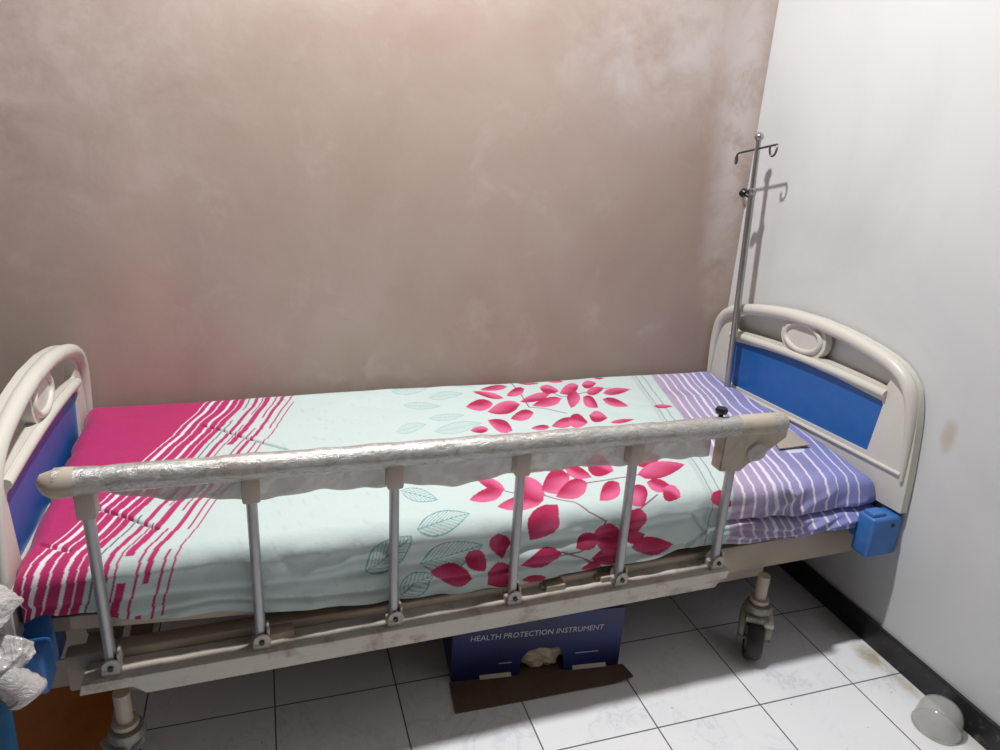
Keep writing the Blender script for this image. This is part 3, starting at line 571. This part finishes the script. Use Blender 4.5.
    co_ = np.stack([x-base[0], y-base[1], z-base[2]], -1).reshape(-1, 3)
    idx = np.arange(nu*nv).reshape(nu, nv)
    q = np.stack([idx[:-1, :-1], idx[1:, :-1], idx[1:, 1:], idx[:-1, 1:]], -1).reshape(-1, 4)
    me = bpy.data.meshes.new('bed_sheet'); me.vertices.add(len(co_)); me.vertices.foreach_set('co', co_.astype(np.float32).ravel())
    me.loops.add(q.size); me.loops.foreach_set('vertex_index', q.astype(np.int32).ravel())
    me.polygons.add(len(q)); me.polygons.foreach_set('loop_start', np.arange(0, q.size, 4, dtype=np.int32)); me.polygons.foreach_set('loop_total', np.full(len(q), 4, np.int32))
    me.update(calc_edges=True); me.validate()
    at = me.color_attributes.new('print', 'FLOAT_COLOR', 'POINT')
    rgba = np.ones((len(co_), 4), np.float32); rgba[:, :3] = col.reshape(-1, 3); at.data.foreach_set('color', rgba.ravel())
    me.polygons.foreach_set('use_smooth', [True]*len(me.polygons)); me.materials.append(M['sheet'])
    o = bpy.data.objects.new('bed_sheet', me); C.objects.link(o); o.location = BMAT @ base; o.rotation_euler = (0, 0, BYAW)
    tag(o, 'cotton sheet on the bed printed with pink stripes, magenta leaves and purple stripes', 'bed sheet'); return o
make_sheet()

# pale flat card lying on the purple end of the sheet
cd = W(1.80, .225, .5315)
bm = BM(); cp = [(-.018, .045), (.055, .055), (.052, -.05), (-.052, -.042)]
A = [bm.verts.new((x, y, .006*(x > .0)+.004*math.sin(30*y))) for x, y in cp]; B_ = [bm.verts.new(v.co+Vector((0, 0, .003))) for v in A]
bm.faces.new(A); bm.faces.new(B_[::-1])
for k in range(4): bm.faces.new((A[k], A[(k+1) % 4], B_[(k+1) % 4], B_[k]))
tag(finish('card', bm, 'flat_card', None, loc=cd, rot=(0, 0, BYAW), smooth=False), 'pale beige flat card lying on the purple striped end of the sheet', 'card')

# ------------------------------------------------------------------ drip stand in the bed's head corner
pb = Vector((1.9, .634, .30)); lean = Vector((0, .052/.80, 1))
stand = empty('iv_pole', BMAT @ pb, BYAW, 'tall thin steel drip pole with two hooks standing by the headboard in the wall corner', 'iv pole')
P_ = lambda h: Vector((0, 0, 0))+lean*h
bm = BM(); tube(bm, [P_(.0), P_(.91)], .0115, 16); lathe(bm, [(.0115, 0), (.0135, .003), (.0135, .018), (.009, .022)], 16, Matrix.Translation(P_(.90))); finish('outer_tube', bm, 'chrome', stand)
bm = BM(); tube(bm, [P_(.90), P_(1.07)], .0085, 16); finish('inner_tube', bm, 'chrome', stand)
bm = BM(); lathe(bm, [(0, -.014)]+[(.0145*math.cos(t), .0145*math.sin(t)) for t in np.linspace(-1.3, 1.3, 11)]+[(0, .0145)], 18, Matrix.Translation(P_(1.082))); finish('finial', bm, 'chrome', stand)
for sgn in (1, -1):
    c0 = P_(1.045); e = c0+Vector((0, sgn*.088, -.018*sgn))
    loop = [e+Vector((-.003*t, sgn*.010*math.sin(t), -.0175+.0175*math.cos(t))) for t in np.linspace(.3, 1.72*PI, 18)]
    bm = BM(); tube(bm, spline([c0, c0+Vector((0, sgn*.045, -.0092*sgn)), e]+[tuple(q) for q in loop], 70), .0034, 8)
    finish('hook', bm, 'wire', stand)
bm = BM(); kc = P_(.895); lathe(bm, [(0, -.002), (.006, 0), (.006, .012), (.014, .013), (.0155, .022), (.012, .03), (0, .031)], 14, Matrix.Translation(kc+Vector((-.008, .006, 0))) @ Matrix.Rotation(math.radians(-62), 4, 'X') @ Matrix.Rotation(-.4, 4, 'Y')); finish('clamp_knob', bm, 'dark', stand)

# ------------------------------------------------------------------ carton on the floor under the bed
CYAW = BYAW-.13; cb = W(.745, .093, 0)
carton = empty('carton', cb, CYAW, 'navy blue cardboard carton with torn front lying on the tiles under the bed', 'carton')
CW, CD, CH = .462, .26, .192
bm = BM()
arch = [(.185, 0.0), (.183, .035), (.19, .062), (.205, .080), (.235, .086), (.262, .082), (.285, .086), (.298, .066), (.303, .038), (.306, 0.0)]
outl = [(0, 0)]+arch+[(CW, 0), (CW, CH), (0, CH)]
b = bmesh.new(); prism(b, [outl], 0, .003)
# prism gives (x thickness, y, z): turn so that y -> width
m = Matrix(((0, 1, 0, 0), (1, 0, 0, 0), (0, 0, 1, 0), (0, 0, 0, 1))); join(bm, b, m)
box(bm, (0, .003, .002), (.003, CD, CH), 0); box(bm, (CW-.003, .003, .002), (CW, CD, CH), 0); box(bm, (.003, CD-.003, .002), (CW-.003, CD, CH), 0); box(bm, (.003, .003, CH-.003), (CW-.003, CD-.003, CH), 0)
shell = finish('shell', bm, 'navy', carton, smooth=False)
bm = BM(); box(bm, (.003, .003, .001), (CW-.003, CD-.003, .004), 0)
# opened front flap lying on the floor, its right corner curled up
rows = []
fl0, fl1 = -.105, -.062
for i in range(25):
    a = i/24; xx = -.004+(CW+.018)*a; dd = fl0+(fl1-fl0)*a; c = []
    for j in range(9):
        t = j/8; cu = .014*max(0, (a-.86)/.14)**1.5*t
        c.append(bm.verts.new((xx+.006*t*a, dd*t, .0035+.0015*math.sin(7*a+3*t)*t+cu)))
    rows.append(c)
fr = rows; low = [[bm.verts.new(v.co-Vector((0, 0, .0025))) for v in r] for r in rows]
for R_, fl_ in ((fr, 1), (low, -1)):
    for A, B_ in zip(R_, R_[1:]):
        for k in range(8): bm.faces.new((A[k], B_[k], B_[k+1], A[k+1]))
for i in range(24): bm.faces.new((fr[i][8], fr[i+1][8], low[i+1][8], low[i][8]))
for k in range(8): bm.faces.new((fr[0][k], fr[0][k+1], low[0][k+1], low[0][k])); bm.faces.new((fr[24][k], low[24][k], low[24][k+1], fr[24][k+1]))
flap = finish('flap', bm, 'brown_card', carton); flap['label'] = 'brown inner side of the opened front flap'
for a, b in ((.075, .16), (.33, .425)):
    bm = BM(); m = Matrix.Translation((a, -.006, .006)) @ Matrix.Rotation(math.radians(48), 4, 'X')
    box(bm, (0, 0, 0), (b-a, .014, .0022), .0008, mat=m); finish('slot_light_strip', bm, 'slot_light', carton)  # pale strips imitate light showing through slots at the fold
bm = BM()      # crumpled wrap showing through the torn opening
bmesh.ops.create_icosphere(bm, subdivisions=5, radius=1)
for v in bm.verts:
    p = v.co.copy(); n = math.sin(9*p.x+4*p.z)*.06+math.sin(13*p.y+7*p.x)*.05+math.sin(17*p.z-5*p.y)*.05+abs(math.sin(6*p.x+8*p.z))*.12
    v.co = Vector((p.x*.07, p.y*.05, p.z*.052))*(1+n)+Vector((.244, .056, .052))
finish('inner_wrap', bm, 'beige_wrap', carton)
def text(body, size, loc, name, parent, mat, shear=0., ext=.0004, sx=1.):
    cu = bpy.data.curves.new(name, 'FONT'); cu.body = body; cu.size = size; cu.extrude = ext; cu.shear = shear; cu.align_x = 'CENTER'; cu.resolution_u = 2
    t = bpy.data.objects.new(name, cu); C.objects.link(t); bpy.context.view_layer.update()
    me = bpy.data.meshes.new_from_object(t.evaluated_get(bpy.context.evaluated_depsgraph_get())); bpy.data.objects.remove(t); me.name = name
    o = bpy.data.objects.new(name, me); C.objects.link(o); me.materials.clear(); me.materials.append(M[mat]); o.parent = parent; o.location = loc; o.rotation_euler = (PI/2, 0, 0); o.scale = (sx, 1, 1); return o
text('HEALTH PROTECTION INSTRUMENT', .0235, (.226, -.0006, .128), 'printed_words', shell, 'print_white', .12, sx=.93)
bm = BM(); box(bm, (.125, -.0006, .047), (.16, .0002, .0495), 0); finish('printed_line', bm, 'print_white', shell, smooth=False)
bm = BM(); box(bm, (.335, -.0006, .056), (.40, .0002, .0585), 0); finish('printed_line', bm, 'print_white', shell, smooth=False)

# ------------------------------------------------------------------ overturned plastic bowl by the skirting
bw = Vector((-.060, -1.478, 0))
bowl = empty('plastic_bowl', bw, 1.2, 'cloudy clear plastic bowl upside down on the floor by the black skirting', 'bowl'); bowl.scale = (1.1, 1.1, 1)
bm = BM()
seg = 48; prof = [(.052, .0), (.0515, .008), (.050, .025), (.0475, .045), (.042, .060), (.032, .070), (.017, .075), (0, .0765)]
rows = []
for r, z in prof:
    row = []
    for k in range(seg):
        t = 2*PI*k/seg; rr = r*(1+.03*math.cos(2*t)); dz = 0
        if z < .001: dz = .012*max(0, math.cos(t-2.6))**8
        row.append(bm.verts.new((rr*math.cos(t), rr*math.sin(t), z+dz)) if r > 0 else None)
    if r == 0: row = [bm.verts.new((0, 0, z))]
    rows.append(row)
for A, B_ in zip(rows, rows[1:]):
    for k in range(seg):
        k2 = (k+1) % seg
        bm.faces.new((A[k], A[k2], B_[k2], B_[k]) if len(B_) > 1 else (A[k], A[k2], B_[0]))
body = finish('bowl_wall', bm, 'bowl', bowl, angle=60); so = body.modifiers.new('thickness', 'SOLIDIFY'); so.thickness = .0022; so.offset = -1
bm = BM(); tube(bm, [(.0525*(1+.03*math.cos(2*t))*math.cos(t), .0525*(1+.03*math.cos(2*t))*math.sin(t), .002+.012*max(0, math.cos(t-2.6))**8) for t in np.linspace(0, 2*PI, 48, endpoint=False)], .002, 8, closed=True); finish('rim', bm, 'bowl', bowl)

# ------------------------------------------------------------------ bin with a crumpled bag, at the bed's foot
bn = W(-.262, -.20, 0)
binn = empty('waste_bin', bn, 0, 'teal blue plastic bin at the foot of the bed, under the crumpled bag', 'bin')
bm = BM(); lathe(bm, [(0, 0), (.125, 0), (.13, .006), (.143, .44), (.152, .448), (.152, .46), (.146, .464), (.138, .46), (.127, .02), (0, .016)], 48); finish('bin_body', bm, 'teal', binn)
bm = BM()
def crumple(bm, c, r, seed, rot=0., amp=1.):
    """a softly pleated pouch: sharp ridges between smooth facets, pleats gathering towards its ends"""
    b = bmesh.new(); bmesh.ops.create_icosphere(b, subdivisions=6, radius=1); rs = random.Random(seed)
    N = [(Vector((rs.gauss(0, 1), rs.gauss(0, 1), rs.gauss(0, 1))).normalized(), rs.uniform(.80, .97)) for _ in range(46)]
    K = [(Vector((rs.gauss(0, 1), rs.gauss(0, 1), rs.gauss(0, 1))).normalized()*rs.uniform(6, 12), rs.random()*6.3) for _ in range(6)]
    for v in b.verts:
        p = v.co.normalized(); m = 1.
        for n, d in N:
            q = n.dot(p)
            if q > .3: m = min(m, d/q)
        m -= .035*sum(abs(math.sin(k.dot(p)+f))**.6 for k, f in K)/3
        v.co = Vector((p.x*r[0], p.y*r[1], p.z*r[2]))*(1+amp*(m-.92)*1.5)
    join(bm, b, Matrix.Translation(c) @ Matrix.Rotation(rot, 4, 'Z'))
crumple(bm, (.0, .0, .522), (.170, .14, .066), 3)
crumple(bm, (.0, .01, .608), (.168, .14, .064), 8)
crumple(bm, (.14, -.02, .54), (.072, .05, .045), 5, .4)
crumple(bm, (.12, .0, .622), (.07, .06, .04), 12, .2)
b = bmesh.new(); tube(b, spline([(.13, -.03, .55), (.165, -.04, .525), (.19, -.045, .50), (.2, -.05, .485)], 14), [.03, .027, .025, .027, .026, .028, .025, .027, .026, .029, .028, .031, .03, .028, .024], 18); join(bm, b)
bag = finish('crumpled_bag', bm, 'bag', None, loc=bn, angle=70)
tag(bag, 'crumpled milky plastic bag heaped on the teal bin at the bed foot', 'plastic bag')

# ------------------------------------------------------------------ orange-brown board on the floor under the foot end
bd = empty('wooden_board', W(-.16, .30, 0), BYAW, 'orange brown board lying on the floor below the foot end of the bed', 'board')
bm = BM(); box(bm, (-.25, -.30, 0), (.098, .03, .012), .002); finish('panel', bm, 'orange_board', bd); bd['kind'] = 'thing'
bm = BM(); box(bm, (-.255, -.306, .0), (.10, -.296, .016), .002); finish('edge_strip', bm, 'orange_board', bd)

# ------------------------------------------------------------------ light: one bare ceiling lamp, soft bounce from the room
l = bpy.data.lights.new('ceiling_lamp', 'AREA'); l.shape = 'DISK'; l.size = .10; l.energy = 65; l.color = (1, .992, .99)
o = bpy.data.objects.new('ceiling_lamp', l); C.objects.link(o); o.location = (-1.25, -.955, 2.9)
w = bpy.data.worlds.new('room_dark'); bpy.context.scene.world = w; w.use_nodes = True; w.node_tree.nodes['Background'].inputs[0].default_value = (.6, .62, .66, 1); w.node_tree.nodes['Background'].inputs[1].default_value = .1
vs = bpy.context.scene.view_settings; vs.view_transform = 'Standard'; vs.look = 'None'; vs.gamma = 1; vs.use_curve_mapping = False; vs.exposure = 0
